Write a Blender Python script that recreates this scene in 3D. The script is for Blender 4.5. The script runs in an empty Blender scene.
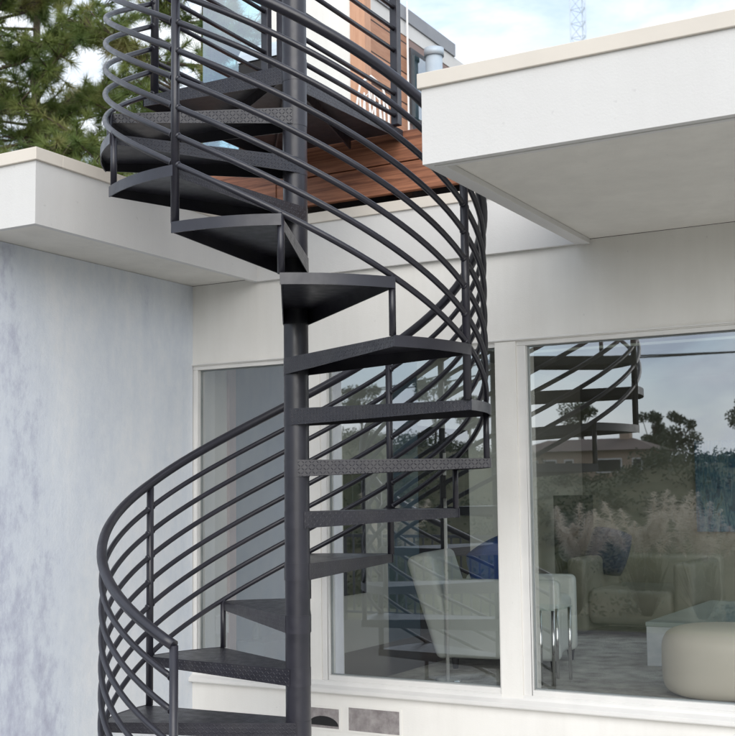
import bpy, bmesh, math, random
from mathutils import Vector, Matrix
random.seed(7)
sc = bpy.context.scene
COL = sc.collection
PI = math.pi
RISE = .2048
def TZ(n): return RISE*(n+3)+.004          # top of tread n
def ANG(c): return math.radians(180-30*c-.9)  # corner between tread c and c+1
R_OUT, R_RAIL = .78, .762
LAND = TZ(13)

# ------------------------------------------------------------------ materials
def newmat(name):
    m = bpy.data.materials.new(name); m.use_nodes = True
    nt = m.node_tree; nt.nodes.clear()
    out = nt.nodes.new('ShaderNodeOutputMaterial')
    return m, nt, out
def N(nt, t, **k):
    n = nt.nodes.new(t)
    for a, v in k.items(): setattr(n, a, v)
    return n
def math_(nt, op, a, b=None, c=None):
    n = nt.nodes.new('ShaderNodeMath'); n.operation = op
    for i, v in enumerate((a, b, c)):
        if v is None: continue
        if isinstance(v, (int, float)): n.inputs[i].default_value = v
        else: nt.links.new(v, n.inputs[i])
    return n.outputs[0]
def ramp(nt, fac, stops, interp='LINEAR'):
    r = nt.nodes.new('ShaderNodeValToRGB'); r.color_ramp.interpolation = interp
    els = r.color_ramp.elements
    while len(els) < len(stops): els.new(.5)
    for e, (p, c) in zip(els, stops):
        e.position = p; e.color = (c[0], c[1], c[2], 1) if not isinstance(c, (int, float)) else (c, c, c, 1)
    nt.links.new(fac, r.inputs[0]); return r.outputs[0]
def noise(nt, scale, detail=4, rough=.55, vec=None, stretch=None, coord='Object', dist=0.):
    tc = nt.nodes.new('ShaderNodeTexCoord'); v = tc.outputs[coord]
    if stretch:
        mp = nt.nodes.new('ShaderNodeMapping'); mp.inputs['Scale'].default_value = stretch
        nt.links.new(v, mp.inputs[0]); v = mp.outputs[0]
    n = nt.nodes.new('ShaderNodeTexNoise'); n.inputs['Scale'].default_value = scale
    n.inputs['Detail'].default_value = detail; n.inputs['Roughness'].default_value = rough
    n.inputs['Distortion'].default_value = dist
    nt.links.new(v, n.inputs['Vector']); return n.outputs['Fac']
def bump(nt, h, strength, dist, prev=None):
    b = nt.nodes.new('ShaderNodeBump'); b.inputs['Strength'].default_value = strength
    b.inputs['Distance'].default_value = dist; nt.links.new(h, b.inputs['Height'])
    if prev is not None: nt.links.new(prev, b.inputs['Normal'])
    return b.outputs[0]
def mixc(nt, fac, a, b, mode='MIX'):
    m = nt.nodes.new('ShaderNodeMix'); m.data_type = 'RGBA'; m.blend_type = mode
    if isinstance(fac, (int, float)): m.inputs[0].default_value = fac
    else: nt.links.new(fac, m.inputs[0])
    for i, v in ((6, a), (7, b)):
        if isinstance(v, tuple): m.inputs[i].default_value = (*v, 1)
        else: nt.links.new(v, m.inputs[i])
    return m.outputs[2]
def pbsdf(nt, out, color, rough=.5, metal=0., normal=None, spec=.5, **kw):
    b = nt.nodes.new('ShaderNodeBsdfPrincipled')
    if isinstance(color, tuple): b.inputs['Base Color'].default_value = (*color, 1)
    else: nt.links.new(color, b.inputs['Base Color'])
    if isinstance(rough, (int, float)): b.inputs['Roughness'].default_value = rough
    else: nt.links.new(rough, b.inputs['Roughness'])
    b.inputs['Metallic'].default_value = metal
    b.inputs['Specular IOR Level'].default_value = spec
    for k, v in kw.items(): b.inputs[k].default_value = v
    if normal is not None: nt.links.new(normal, b.inputs['Normal'])
    nt.links.new(b.outputs[0], out.inputs[0]); return b

def mat_simple(name, c1, c2=None, scale=6, rough=.6, metal=0., bstr=0., bscale=60, bdist=.002, spec=.5, stretch=None, coord='Object'):
    m, nt, out = newmat(name)
    c2 = c2 or tuple(x*.85 for x in c1)
    col = ramp(nt, noise(nt, scale, stretch=stretch, coord=coord), [(.3, c1), (.7, c2)])
    nrm = bump(nt, noise(nt, bscale, 3), bstr, bdist) if bstr else None
    pbsdf(nt, out, col, rough, metal, nrm, spec); return m

def mat_stucco(name, base, dirt, amount=.5):
    m, nt, out = newmat(name)
    big = noise(nt, 1.3, 5, .6); streak = noise(nt, 2.2, 5, .65, stretch=(3, 3, .35))
    f = math_(nt, 'MULTIPLY', big, streak)
    col = ramp(nt, f, [(.12, dirt), (.34, base)])
    col = mixc(nt, amount, base, col)
    sp = ramp(nt, noise(nt, 34, 2, .4), [(.735, 1.), (.78, .90)])
    col = mixc(nt, 1., col, sp, 'MULTIPLY')
    n1 = bump(nt, noise(nt, 9, 4, .6), .25, .006)
    n2 = bump(nt, noise(nt, 140, 3, .6), .35, .0016, n1)
    pbsdf(nt, out, col, .82, 0, n2, .3); return m

def mat_bluewall():
    m, nt, out = newmat('blue_plaster')
    tc = N(nt, 'ShaderNodeTexCoord'); sx = N(nt, 'ShaderNodeSeparateXYZ')
    nt.links.new(tc.outputs['Object'], sx.inputs[0])
    patch = noise(nt, 1.2, 6, .62, stretch=(1, 1.3, .55), dist=.6)
    streak = noise(nt, 3.2, 6, .7, stretch=(1, 2.2, .22))
    fine = noise(nt, 17, 5, .75, stretch=(1, 1, .6))
    a = math_(nt, 'ADD', math_(nt, 'MULTIPLY', patch, .72), math_(nt, 'MULTIPLY', streak, .28))
    a = math_(nt, 'ADD', a, math_(nt, 'MULTIPLY', math_(nt, 'SUBTRACT', fine, .5), .36))
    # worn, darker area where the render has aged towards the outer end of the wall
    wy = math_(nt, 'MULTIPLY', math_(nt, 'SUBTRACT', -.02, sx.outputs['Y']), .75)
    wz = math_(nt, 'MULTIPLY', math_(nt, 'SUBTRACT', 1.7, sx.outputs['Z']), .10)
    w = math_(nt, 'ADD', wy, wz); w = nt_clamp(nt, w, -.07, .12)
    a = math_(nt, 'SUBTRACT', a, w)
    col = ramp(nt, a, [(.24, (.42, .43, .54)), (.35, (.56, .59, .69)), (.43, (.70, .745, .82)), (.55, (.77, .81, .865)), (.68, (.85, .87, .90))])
    n1 = bump(nt, noise(nt, 9, 6, .7), .35, .008)
    n2 = bump(nt, noise(nt, 70, 5, .7), .5, .003, n1)
    pbsdf(nt, out, col, .85, 0, n2, .3); return m
def nt_clamp(nt, v, lo, hi):
    c = nt.nodes.new('ShaderNodeClamp'); c.inputs[1].default_value = lo; c.inputs[2].default_value = hi
    nt.links.new(v, c.inputs[0]); return c.outputs[0]

def mat_metal(name, plate=False):
    m, nt, out = newmat(name)
    base = ramp(nt, noise(nt, 7, 5, .6), [(.3, (.015, .0145, .021)), (.7, (.026, .025, .035))])
    rg = ramp(nt, noise(nt, 25, 4), [(.3, .30), (.7, .44)])
    nrm = bump(nt, noise(nt, 45, 3), .06, .002)
    if plate:
        uv = N(nt, 'ShaderNodeUVMap'); sx = N(nt, 'ShaderNodeSeparateXYZ'); nt.links.new(uv.outputs[0], sx.inputs[0])
        P_ = .0145
        u = math_(nt, 'DIVIDE', sx.outputs[0], P_); v = math_(nt, 'DIVIDE', sx.outputs[1], P_)
        par = math_(nt, 'PINGPONG', math_(nt, 'ADD', math_(nt, 'FLOOR', u), math_(nt, 'FLOOR', v)), 1)
        s = math_(nt, 'SUBTRACT', math_(nt, 'MULTIPLY', par, 2), 1)
        a = math_(nt, 'SUBTRACT', math_(nt, 'FRACT', u), .5); b = math_(nt, 'SUBTRACT', math_(nt, 'FRACT', v), .5)
        sb = math_(nt, 'MULTIPLY', b, s)
        p = math_(nt, 'DIVIDE', math_(nt, 'ADD', a, sb), .74); q = math_(nt, 'DIVIDE', math_(nt, 'SUBTRACT', a, sb), .2)
        d = math_(nt, 'ADD', math_(nt, 'MULTIPLY', p, p), math_(nt, 'MULTIPLY', q, q))
        h = math_(nt, 'SUBTRACT', 1., nt_clamp(nt, d, 0, 1))
        nrm = bump(nt, h, .75, .0024, nrm)
        worn = math_(nt, 'MULTIPLY', h, ramp(nt, noise(nt, 9, 3), [(.35, .1), (.7, .5)]))
        base = mixc(nt, worn, base, (.062, .06, .072))
        dust = ramp(nt, noise(nt, 5, 6, .7), [(.45, 0.), (.8, .35)])
        base = mixc(nt, dust, base, (.085, .08, .08))
    pbsdf(nt, out, base, rg, 0, nrm, .6); return m

def mat_glass(name, refl=.35, tint=(.80, .86, .84)):
    m, nt, out = newmat(name)
    t = N(nt, 'ShaderNodeBsdfTransparent'); t.inputs[0].default_value = (*tint, 1)
    g = N(nt, 'ShaderNodeBsdfGlossy'); g.inputs['Roughness'].default_value = 0.0
    g.inputs[0].default_value = (.93, .96, 1, 1)
    nrm = bump(nt, noise(nt, 1.3, 1, .4), .02, .02); nt.links.new(nrm, g.inputs['Normal'])
    fr = N(nt, 'ShaderNodeFresnel'); fr.inputs[0].default_value = 1.5
    fac = math_(nt, 'ADD', math_(nt, 'MULTIPLY', fr.outputs[0], 1-refl), refl)
    ge = N(nt, 'ShaderNodeNewGeometry')      # light reflects where it enters the sheet and passes straight out of its far face
    front = math_(nt, 'SUBTRACT', 1., ge.outputs['Backfacing'])
    fac = math_(nt, 'MULTIPLY', fac, front)
    tc_ = mixc(nt, ge.outputs['Backfacing'], tint, (1., 1., 1.)); nt.links.new(tc_, t.inputs[0])
    mx = N(nt, 'ShaderNodeMixShader'); nt.links.new(fac, mx.inputs[0])
    nt.links.new(t.outputs[0], mx.inputs[1]); nt.links.new(g.outputs[0], mx.inputs[2])
    nt.links.new(mx.outputs[0], out.inputs[0]); return m

def mat_wood(name, c1, c2, stretch=(1, 6, 6), plank=None, rough=.55):
    m, nt, out = newmat(name)
    g = noise(nt, 5, 7, .7, stretch=stretch, dist=.4)
    col = ramp(nt, g, [(.36, c1), (.62, c2)])
    nrm = bump(nt, g, .25, .002)
    if plank:
        tc = N(nt, 'ShaderNodeTexCoord'); sx = N(nt, 'ShaderNodeSeparateXYZ'); nt.links.new(tc.outputs['Object'], sx.inputs[0])
        z = math_(nt, 'DIVIDE', sx.outputs[2], plank)
        fr = math_(nt, 'FRACT', z)
        gap = math_(nt, 'GREATER_THAN', fr, .10)
        wn = N(nt, 'ShaderNodeTexWhiteNoise', noise_dimensions='1D'); nt.links.new(math_(nt, 'FLOOR', z), wn.inputs['W'])
        tone = ramp(nt, wn.outputs[0], [(0, .78), (1, 1.12)])
        col = mixc(nt, 1., col, tone, 'MULTIPLY')
        col = mixc(nt, gap, (.04, .022, .015), col)
        nrm = bump(nt, gap, .8, .008, nrm)
    pbsdf(nt, out, col, rough, 0, nrm, .4); return m

def mat_leaf(name, cols, scale=1.2, trans=.25):
    m, nt, out = newmat(name)
    f = noise(nt, scale, 3, .6)
    col = ramp(nt, f, [(.3+.4*i/(len(cols)-1), c) for i, c in enumerate(cols)])
    d = N(nt, 'ShaderNodeBsdfPrincipled'); d.inputs['Roughness'].default_value = .55
    nt.links.new(col, d.inputs['Base Color'])
    t = N(nt, 'ShaderNodeBsdfTranslucent'); nt.links.new(col, t.inputs[0])
    mx = N(nt, 'ShaderNodeMixShader'); mx.inputs[0].default_value = trans
    nt.links.new(d.outputs[0], mx.inputs[1]); nt.links.new(t.outputs[0], mx.inputs[2])
    nt.links.new(mx.outputs[0], out.inputs[0]); return m

M = {}
M['white'] = mat_stucco('white_stucco', (.86, .84, .80), (.66, .635, .59), .35)
M['white_board'] = mat_stucco('white_fascia_paint', (.69, .68, .665), (.60, .585, .57), .3)
M['soffit'] = mat_stucco('soffit_plaster', (.79, .765, .71), (.56, .54, .50), .4)
M['cap'] = mat_simple('cream_cap', (.74, .68, .60), (.67, .615, .545), 3, .6, bstr=.08)
M['capgrey'] = mat_simple('pale_cap_patch', (.74, .725, .70), (.68, .665, .65), 3, .6)
M['frame'] = mat_simple('white_frame_paint', (.83, .81, .78), (.72, .71, .69), 4, .45, bstr=.05)
M['seal'] = mat_simple('glazing_seal', (.25, .27, .27), (.18, .2, .2), 9, .5)
M['blue'] = mat_bluewall()
M['metal'] = mat_metal('dark_painted_steel')
M['plate'] = mat_metal('diamond_plate', True)
M['glass'] = mat_glass('window_glass', .30, (.95, .965, .94))
M['deckwood'] = mat_wood('red_deck_wood', (.13, .048, .028), (.40, .17, .095), stretch=(.35, 7, 9))
M['darkwood'] = mat_wood('dark_joist_wood', (.05, .035, .03), (.08, .055, .045))
M['siding'] = mat_wood('orange_siding', (.47, .225, .13), (.58, .31, .19), stretch=(6, .8, 8), plank=.135)
M['pilaster'] = mat_wood('orange_board', (.55, .29, .18), (.64, .37, .24), stretch=(6, 6, .6))
M['greypara'] = mat_simple('grey_parapet', (.33, .34, .36), (.26, .27, .30), 3, .7)
M['brown'] = mat_simple('brown_panel', (.30, .21, .19), (.24, .17, .15), 3, .7)
M['duct'] = mat_simple('galvanised_duct', (.55, .62, .68), (.44, .51, .58), 6, .5, metal=.1)
M['vent'] = mat_simple('grey_vent_mesh', (.42, .39, .385), (.24, .215, .215), 24, .8, bstr=.5, bscale=160, bdist=.004)
M['black'] = mat_simple('black_hole', (.012, .012, .014), (.02, .02, .02), 5, .8)
M['darkgrey'] = mat_simple('charcoal_metal', (.05, .055, .06), (.07, .07, .08), 5, .5)
M['teal'] = mat_glass('teal_screen_glass', .34, (.42, .76, .78))
# interior
M['inwall'] = mat_simple('interior_wall_paint', (.74, .72, .66), (.66, .645, .59), 2, .8)
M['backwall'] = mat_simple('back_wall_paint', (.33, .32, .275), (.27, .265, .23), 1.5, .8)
M['inblue'] = mat_simple('interior_blue_wall', (.075, .12, .16), (.10, .15, .19), 2, .7)
M['trim'] = mat_simple('pinkish_trim', (.42, .30, .27), (.36, .26, .24), 3, .6)
M['floorwood'] = mat_wood('dark_floor_wood', (.10, .07, .055), (.16, .115, .085), stretch=(8, .8, 1), rough=.25)
M['rug'] = mat_simple('grey_shag_rug', (.72, .70, .64), (.30, .285, .255), 8, .95, bstr=.9, bscale=70, bdist=.03)
M['silver'] = mat_simple('pale_green_leather', (.78, .81, .78), (.68, .72, .70), 5, .3, bstr=.1, bscale=25, bdist=.006)
M['sofa'] = mat_simple('taupe_sofa_leather', (.25, .24, .20), (.195, .187, .155), 5, .45, bstr=.1, bscale=20, bdist=.006)
M['cream'] = mat_simple('cream_leather', (.84, .77, .66), (.78, .71, .60), 3, .4, bstr=.1, bscale=16, bdist=.006)
M['bluefab'] = mat_simple('navy_fabric', (.02, .085, .30), (.012, .045, .18), 9, .8)
M['navy'] = mat_simple('dark_navy_fabric', (.02, .03, .07), (.035, .045, .09), 14, .8)
M['marble'] = mat_simple('pale_marble', (.72, .75, .78), (.52, .57, .62), 9, .3, stretch=(1, 1, 3))
M['tabletop'] = mat_simple('grey_green_tabletop', (.42, .48, .47), (.34, .40, .39), 3, .15)
M['chrome'] = mat_simple('chrome', (.75, .75, .75), (.7, .7, .7), 3, .15, metal=1.)
M['steel'] = mat_simple('pale_chrome_shine', (.80, .80, .78), (.72, .72, .70), 3, .3)  # pale non-metal tone stands in for the bright shine of chrome
M['clear'] = mat_glass('clear_table_glass', .08, (.86, .95, .92))
# outdoors
M['patio'] = mat_simple('light_patio_paving', (.58, .56, .53), (.42, .405, .38), 1.2, .85, bstr=.3, bscale=40)
M['darkpave'] = mat_simple('dark_slate_paving', (.055, .05, .045), (.03, .028, .026), 1.6, .8, bstr=.3)
M['bark'] = mat_simple('pine_bark', (.10, .07, .05), (.055, .04, .03), 8, .9, bstr=.8, bscale=14, bdist=.03)
M['pine'] = mat_leaf('pine_needles', [(.06, .10, .035), (.14, .20, .055), (.25, .29, .085), (.40, .35, .17)], 1.1, .4)
M['leaf'] = mat_leaf('hill_leaves', [(.055, .075, .05), (.095, .12, .075), (.15, .165, .10)], .25, .2)  # greens greyed and lightened to stand in for haze on the hill
M['plume'] = mat_leaf('pampas_plume', [(.56, .50, .41), (.70, .64, .54)], 3, .4)
M['grassblade'] = mat_leaf('pampas_blade', [(.10, .12, .05), (.20, .20, .09)], 3, .3)
M['hwall'] = mat_simple('tan_house_wall', (.42, .31, .23), (.36, .26, .19), 1, .8)
M['hroof'] = mat_simple('brown_roof', (.14, .10, .085), (.10, .075, .065), 1, .8)
M['pole'] = mat_simple('pole_wood', (.10, .08, .065), (.07, .055, .045), 2, .9)
M['mast'] = mat_simple('pale_mast_paint', (.55, .62, .68), (.5, .56, .62), 2, .6)

def mat_painting():
    m, nt, out = newmat('blue_painting')
    a = noise(nt, 5, 8, .75, stretch=(3, 1, .6), dist=1.2)
    col = ramp(nt, a, [(.32, (.01, .025, .07)), (.43, (.02, .08, .20)), (.50, (.04, .17, .32)), (.57, (.18, .34, .42)), (.64, (.03, .05, .09)), (.74, (.45, .52, .50))])
    pbsdf(nt, out, col, .5); return m
M['painting'] = mat_painting()
def mat_ground():
    m, nt, out = newmat('terrain_scrub')
    a = noise(nt, .12, 6, .65); b = noise(nt, 1.6, 4, .7)
    col = mixc(nt, .5, ramp(nt, a, [(.35, (.035, .05, .022)), (.55, (.10, .095, .055)), (.7, (.19, .165, .12))]), ramp(nt, b, [(.3, (.03, .045, .02)), (.7, (.13, .12, .07))]))
    pbsdf(nt, out, col, .95, 0, bump(nt, b, .6, .1), .2); return m
M['ground'] = mat_ground()

# ------------------------------------------------------------------ mesh helpers
class MB:
    def __init__(s): s.v = []; s.f = []; s.uv = []; s.sm = []; s.mi = []
    def face(s, pts, uv=None, smooth=False, mi=0):
        i = len(s.v); s.v += [tuple(p) for p in pts]; s.f.append(list(range(i, i+len(pts))))
        s.uv.append(uv or [(0, 0)]*len(pts)); s.sm.append(smooth); s.mi.append(mi)
    def box(s, x0, x1, y0, y1, z0, z1, M4=None):
        P = [Vector((x, y, z)) for z in (z0, z1) for y in (y0, y1) for x in (x0, x1)]
        if M4: P = [M4 @ p for p in P]
        i = len(s.v); s.v += [tuple(p) for p in P]
        for q in ((0, 2, 3, 1), (4, 5, 7, 6), (0, 1, 5, 4), (2, 6, 7, 3), (1, 3, 7, 5), (0, 4, 6, 2)):
            s.f.append([i+k for k in q]); s.uv.append([(0, 0)]*4); s.sm.append(False); s.mi.append(0)
        return s
    def prism(s, poly, z0, z1):
        n = len(poly)
        area = sum(poly[i][0]*poly[(i+1) % n][1]-poly[(i+1) % n][0]*poly[i][1] for i in range(n))
        if area < 0: poly = poly[::-1]
        s.face([(x, y, z1) for x, y in poly], [(x, y) for x, y in poly])
        s.face([(x, y, z0) for x, y in poly[::-1]], [(0, 0)]*n)
        d = 0
        for k in range(n):
            a = poly[k]; b = poly[(k+1) % n]; L = math.hypot(b[0]-a[0], b[1]-a[1])
            s.face([(*a, z0), (*b, z0), (*b, z1), (*a, z1)], [(d, z0), (d+L, z0), (d+L, z1), (d, z1)]); d += L
        return s
    def tube(s, pts, r, seg=12, caps=True):
        """smooth tube with shared vertices along a poly line; r a number or list"""
        pts = [Vector(p) for p in pts]; n = len(pts); rs = r if isinstance(r, (list, tuple)) else [r]*n
        i0 = len(s.v); up = None
        for k, p in enumerate(pts):
            t = (pts[min(k+1, n-1)]-pts[max(k-1, 0)]).normalized()
            if up is None: up = Vector((0, 0, 1)) if abs(t.z) < .9 else Vector((1, 0, 0))
            a = t.cross(up).normalized(); b = a.cross(t).normalized(); up = b
            for j in range(seg):
                th = 2*PI*j/seg; s.v.append(tuple(p+rs[k]*(math.cos(th)*a+math.sin(th)*b)))
        for k in range(n-1):
            for j in range(seg):
                j2 = (j+1) % seg
                s.f.append([i0+k*seg+j, i0+(k+1)*seg+j, i0+(k+1)*seg+j2, i0+k*seg+j2]); s.uv.append([(0, 0)]*4); s.sm.append(True); s.mi.append(0)
        if caps:
            s.f.append([i0+j for j in range(seg)]); s.uv.append([(0, 0)]*seg); s.sm.append(False); s.mi.append(0)
            s.f.append([i0+(n-1)*seg+j for j in range(seg)][::-1]); s.uv.append([(0, 0)]*seg); s.sm.append(False); s.mi.append(0)
        return s
    def lathe(s, prof, seg=32, cx=0, cy=0):
        n = len(prof); prev = None; pd = None
        def ring(r, z):
            i = len(s.v)
            for j in range(seg):
                th = 2*PI*j/seg; s.v.append((cx+r*math.cos(th), cy+r*math.sin(th), z))
            return i
        for k in range(n-1):
            d = Vector((prof[k+1][0]-prof[k][0], prof[k+1][1]-prof[k][1]))
            if prev is None or pd.angle(d, 0) > .6: prev = ring(*prof[k])
            nxt = ring(*prof[k+1])
            for j in range(seg):
                j2 = (j+1) % seg
                s.f.append([prev+j, prev+j2, nxt+j2, nxt+j]); s.uv.append([(0, 0)]*4); s.sm.append(True); s.mi.append(0)
            prev = nxt; pd = d
        return s
    def build(s, name, mat, parent=None, loc=None, rotz=0, bevel=0, subd=0, kind=None, weld=False):
        me = bpy.data.meshes.new(name); me.from_pydata(s.v, [], s.f)
        uvl = me.uv_layers.new(name='UVMap')
        flat = [c for f in s.uv for uv in f for c in uv]
        uvl.data.foreach_set('uv', flat)
        me.polygons.foreach_set('use_smooth', s.sm)
        for mm in (mat if isinstance(mat, (list, tuple)) else [mat]): me.materials.append(mm)
        me.polygons.foreach_set('material_index', s.mi)
        me.update()
        if weld:
            bm = bmesh.new(); bm.from_mesh(me); bmesh.ops.remove_doubles(bm, verts=bm.verts, dist=1e-5); bm.to_mesh(me); bm.free()
            me.polygons.foreach_set('use_smooth', [True]*len(me.polygons)); me.set_sharp_from_angle(angle=math.radians(35))
        o = bpy.data.objects.new(name, me); COL.objects.link(o)
        if parent is not None: o.parent = parent
        if loc: o.location = loc
        o.rotation_euler.z = rotz
        if bevel:
            bm = bmesh.new(); bm.from_mesh(me); bmesh.ops.remove_doubles(bm, verts=bm.verts, dist=1e-5)
            bmesh.ops.recalc_face_normals(bm, faces=bm.faces); bm.to_mesh(me); bm.free()
            b = o.modifiers.new('bevel', 'BEVEL'); b.width = bevel; b.segments = 2; b.limit_method = 'ANGLE'
        if subd:
            b = o.modifiers.new('sub', 'SUBSURF'); b.levels = subd; b.render_levels = subd
        if kind: o['kind'] = kind
        return o
def thing(name, label, cat, loc=(0, 0, 0), rotz=0, group=None):
    o = bpy.data.objects.new(name, None); COL.objects.link(o); o.location = loc; o.rotation_euler.z = rotz
    o.empty_display_size = .1
    return tag(o, label, cat, group)
def tag(o, label, cat, group=None):
    o['label'] = label; o['category'] = cat
    if group: o['group'] = group
    return o
def box(x0, x1, y0, y1, z0, z1): return MB().box(x0, x1, y0, y1, z0, z1)

# ------------------------------------------------------------------ spiral staircase
stair = thing('spiral_staircase', 'dark grey steel spiral staircase with diamond plate treads in front of the white house', 'spiral staircase')
b = MB(); b.lathe([(.0, LAND+1.05), (.050, LAND+1.05), (.050, .02), (.0, .02)], 40); b.build('column', M['metal'], stair)
b = MB(); b.lathe([(.0, .018), (.14, .018), (.14, .004), (0, .004)], 40); b.build('base_plate', M['metal'], stair)

def polar(r, a): return (r*math.cos(a), r*math.sin(a))
A30 = math.radians(30.0); OFF = math.radians(85)
def tread_mesh():
    b = MB(); ri = .0535
    near_o, far_o = polar(R_OUT-.005, 0), polar(R_OUT-.005, A30)
    near_i, far_i = polar(ri, -OFF), polar(ri, A30+OFF)
    arc = [polar(R_OUT-.005, A30*k/6) for k in range(7)]
    poly = [near_i]+arc+[far_i]
    ca, sa = math.cos(-A30/2), math.sin(-A30/2)
    n = len(poly)
    rot = lambda p: (p[0]*ca-p[1]*sa, p[0]*sa+p[1]*ca)
    t = .005
    b.face([(x, y, 0) for x, y in poly], [rot(p) for p in poly])
    b.face([(x, y, -t) for x, y in poly[::-1]])
    for k in range(n):
        p, q = poly[k], poly[(k+1) % n]
        b.face([(*p, -t), (*q, -t), (*q, 0), (*p, 0)])
    def apron(i, o, side):
        d = Vector((o[0]-i[0], o[1]-i[1])); L = d.length; d.normalize(); nrm = Vector((-d.y, d.x))*side*.004
        i2 = (i[0]+nrm.x, i[1]+nrm.y); o2 = (o[0]+nrm.x, o[1]+nrm.y)
        hi, ho = -.066, -.037
        # outer skin carries the plate pattern
        F = [[(*i, hi), (*o, ho), (*o, -t), (*i, -t)], [(*i2, hi), (*i2, -t), (*o2, -t), (*o2, ho)],
             [(*i, hi), (*i2, hi), (*o2, ho), (*o, ho)], [(*i, hi), (*i, -t), (*i2, -t), (*i2, hi)], [(*o, ho), (*o2, ho), (*o2, -t), (*o, -t)]]
        uv0 = [(0, hi), (L, ho), (L, -t), (0, -t)]
        if side < 0: F = [f[::-1] for f in F]; uv0 = uv0[::-1]
        b.face(F[0], uv0)
        for f in F[1:]: b.face(f)
    apron(near_i, near_o, 1); apron(far_i, far_o, -1)
    return b
def rim_mesh():
    b = MB(); r0, r1 = R_OUT-.0048, R_OUT; z1, z0 = .0015, -.0385
    n = 8; aa = [(-.004+(A30+.008)*k/n) for k in range(n+1)]
    for k in range(n):
        a, c = aa[k], aa[k+1]
        o0, o1, i0, i1 = polar(r1, a), polar(r1, c), polar(r0, a), polar(r0, c)
        b.face([(*o0, z0), (*o1, z0), (*o1, z1), (*o0, z1)], smooth=True)
        b.face([(*i0, z0), (*i0, z1), (*i1, z1), (*i1, z0)], smooth=True)
        b.face([(*i0, z1), (*o0, z1), (*o1, z1), (*i1, z1)]); b.face([(*i0, z0), (*i1, z0), (*o1, z0), (*o0, z0)])
    for a, fl in ((aa[0], 1), (aa[-1], -1)):
        f = [(*polar(r0, a), z0), (*polar(r1, a), z0), (*polar(r1, a), z1), (*polar(r0, a), z1)]
        b.face(f if fl > 0 else f[::-1])
    return b
def sleeve_mesh():
    b = MB(); b.lathe([(.0495, .002), (.0512, .002), (.0512, -.069), (.0495, -.069)], 48); return b
tm = tread_mesh(); rm = rim_mesh(); sl = sleeve_mesh()
first = tm.build('tread', M['plate'], stair, (0, 0, TZ(-2)), ANG(-2))
frim = rm.build('edge_bar', M['metal'], first, weld=True); fsl = sl.build('collar', M['metal'], first)
for n in range(-1, 13):
    o = first.copy(); COL.objects.link(o); o.parent = stair; o.location = (0, 0, TZ(n)); o.rotation_euler.z = ANG(n)
    for ch in (frim, fsl):
        c = ch.copy(); COL.objects.link(c); c.parent = o

# rails: helix
def rail_off(k, c):
    base = .008+.104*k
    if c < 0: base += .05*(-c/3)*(k/7)
    return base
def helix(k, c0, c1, per=10):
    pts = []; n = int((c1-c0)*per)
    for i in range(n+1):
        c = c0+(c1-c0)*i/n; pts.append((*polar(R_RAIL, ANG(c)), RISE*(c+4)+.004+rail_off(k, c)))
    return pts
# top rail, mitred down into the newel
hp = helix(7, -3, 12)
MB().tube(hp, .0195, 14).build('handrail', M['metal'], stair)
for k in range(7):
    MB().tube(helix(k, -3, 12), .0112, 10).build('rail', M['metal'], stair)
for c in (-3, 0, 3, 6, 9, 12):
    z1 = RISE*(c+4)+.004+rail_off(7, c)
    z0 = TZ(c) if c < 12 else LAND
    x, y = polar(R_RAIL, ANG(c)); r = .0155
    if c == 12: x, y, r = -.748, .012, .018; z1 = LAND+.95
    pb = MB().tube([(x, y, z0+.0005), (x, y, z1)], r, 16)
    for k in range(7):                       # weld beads where the rails meet the post
        z = RISE*(c+4)+.004+rail_off(k, c)
        for sg in (-1, 1):
            if (c == -3 and sg < 0) or (c == 12 and sg > 0): continue
            t_ = Vector((math.sin(ANG(c)), -math.cos(ANG(c)), .42))*sg; q = Vector((x, y, z))+t_*.0125
            pb.tube([q, q+t_*.0035, q+t_*.007], [.0142, .0135, .0112], 10)
    pb.build('baluster', M['metal'], stair)
for c in range(-2, 12):
    if c % 3 == 0: continue
    x, y = polar(R_RAIL, ANG(c)); z0 = TZ(c); z1 = RISE*(c+4)+.004+rail_off(0, c)
    MB().tube([(x, y, z0+.0005), (x, y, z1)], .0125, 12).build('short_baluster', M['metal'], stair)

# landing
LX0, LX1, LY0, LY1 = -.803, -.045, -.002, 1.045
b = MB(); t = .006
top = [(LX0, LY0), (LX1, LY0), (LX1, LY1), (LX0, LY1)]
b.face([(x, y, 0) for x, y in top], [(x, y) for x, y in top]); b.face([(x, y, -t) for x, y in top[::-1]])
for k in range(4):
    p, q = top[k], top[(k+1) % 4]; b.face([(*p, -t), (*q, -t), (*q, 0), (*p, 0)])
def flange(p, q, hp_, hq, inn):
    L = math.hypot(q[0]-p[0], q[1]-p[1]); p2 = (p[0]+inn[0], p[1]+inn[1]); q2 = (q[0]+inn[0], q[1]+inn[1])
    b.face([(*p, -hp_), (*q, -hq), (*q, -t), (*p, -t)], [(0, -hp_), (L, -hq), (L, -t), (0, -t)])
    b.face([(*p2, -hp_), (*p2, -t), (*q2, -t), (*q2, -hq)]); b.face([(*p, -hp_), (*p2, -hp_), (*q2, -hq), (*q, -hq)])
    b.face([(*p, -hp_), (*p, -t), (*p2, -t), (*p2, -hp_)]); b.face([(*q, -hq), (*q2, -hq), (*q2, -t), (*q, -t)])
flange(top[0], top[1], .045, .078, (0, .005)); flange(top[1], top[2], .078, .05, (-.005, 0))
flange(top[3], top[0], .05, .045, (.005, 0))
land = b.build('landing', M['plate'], stair, (0, 0, LAND))
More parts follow.
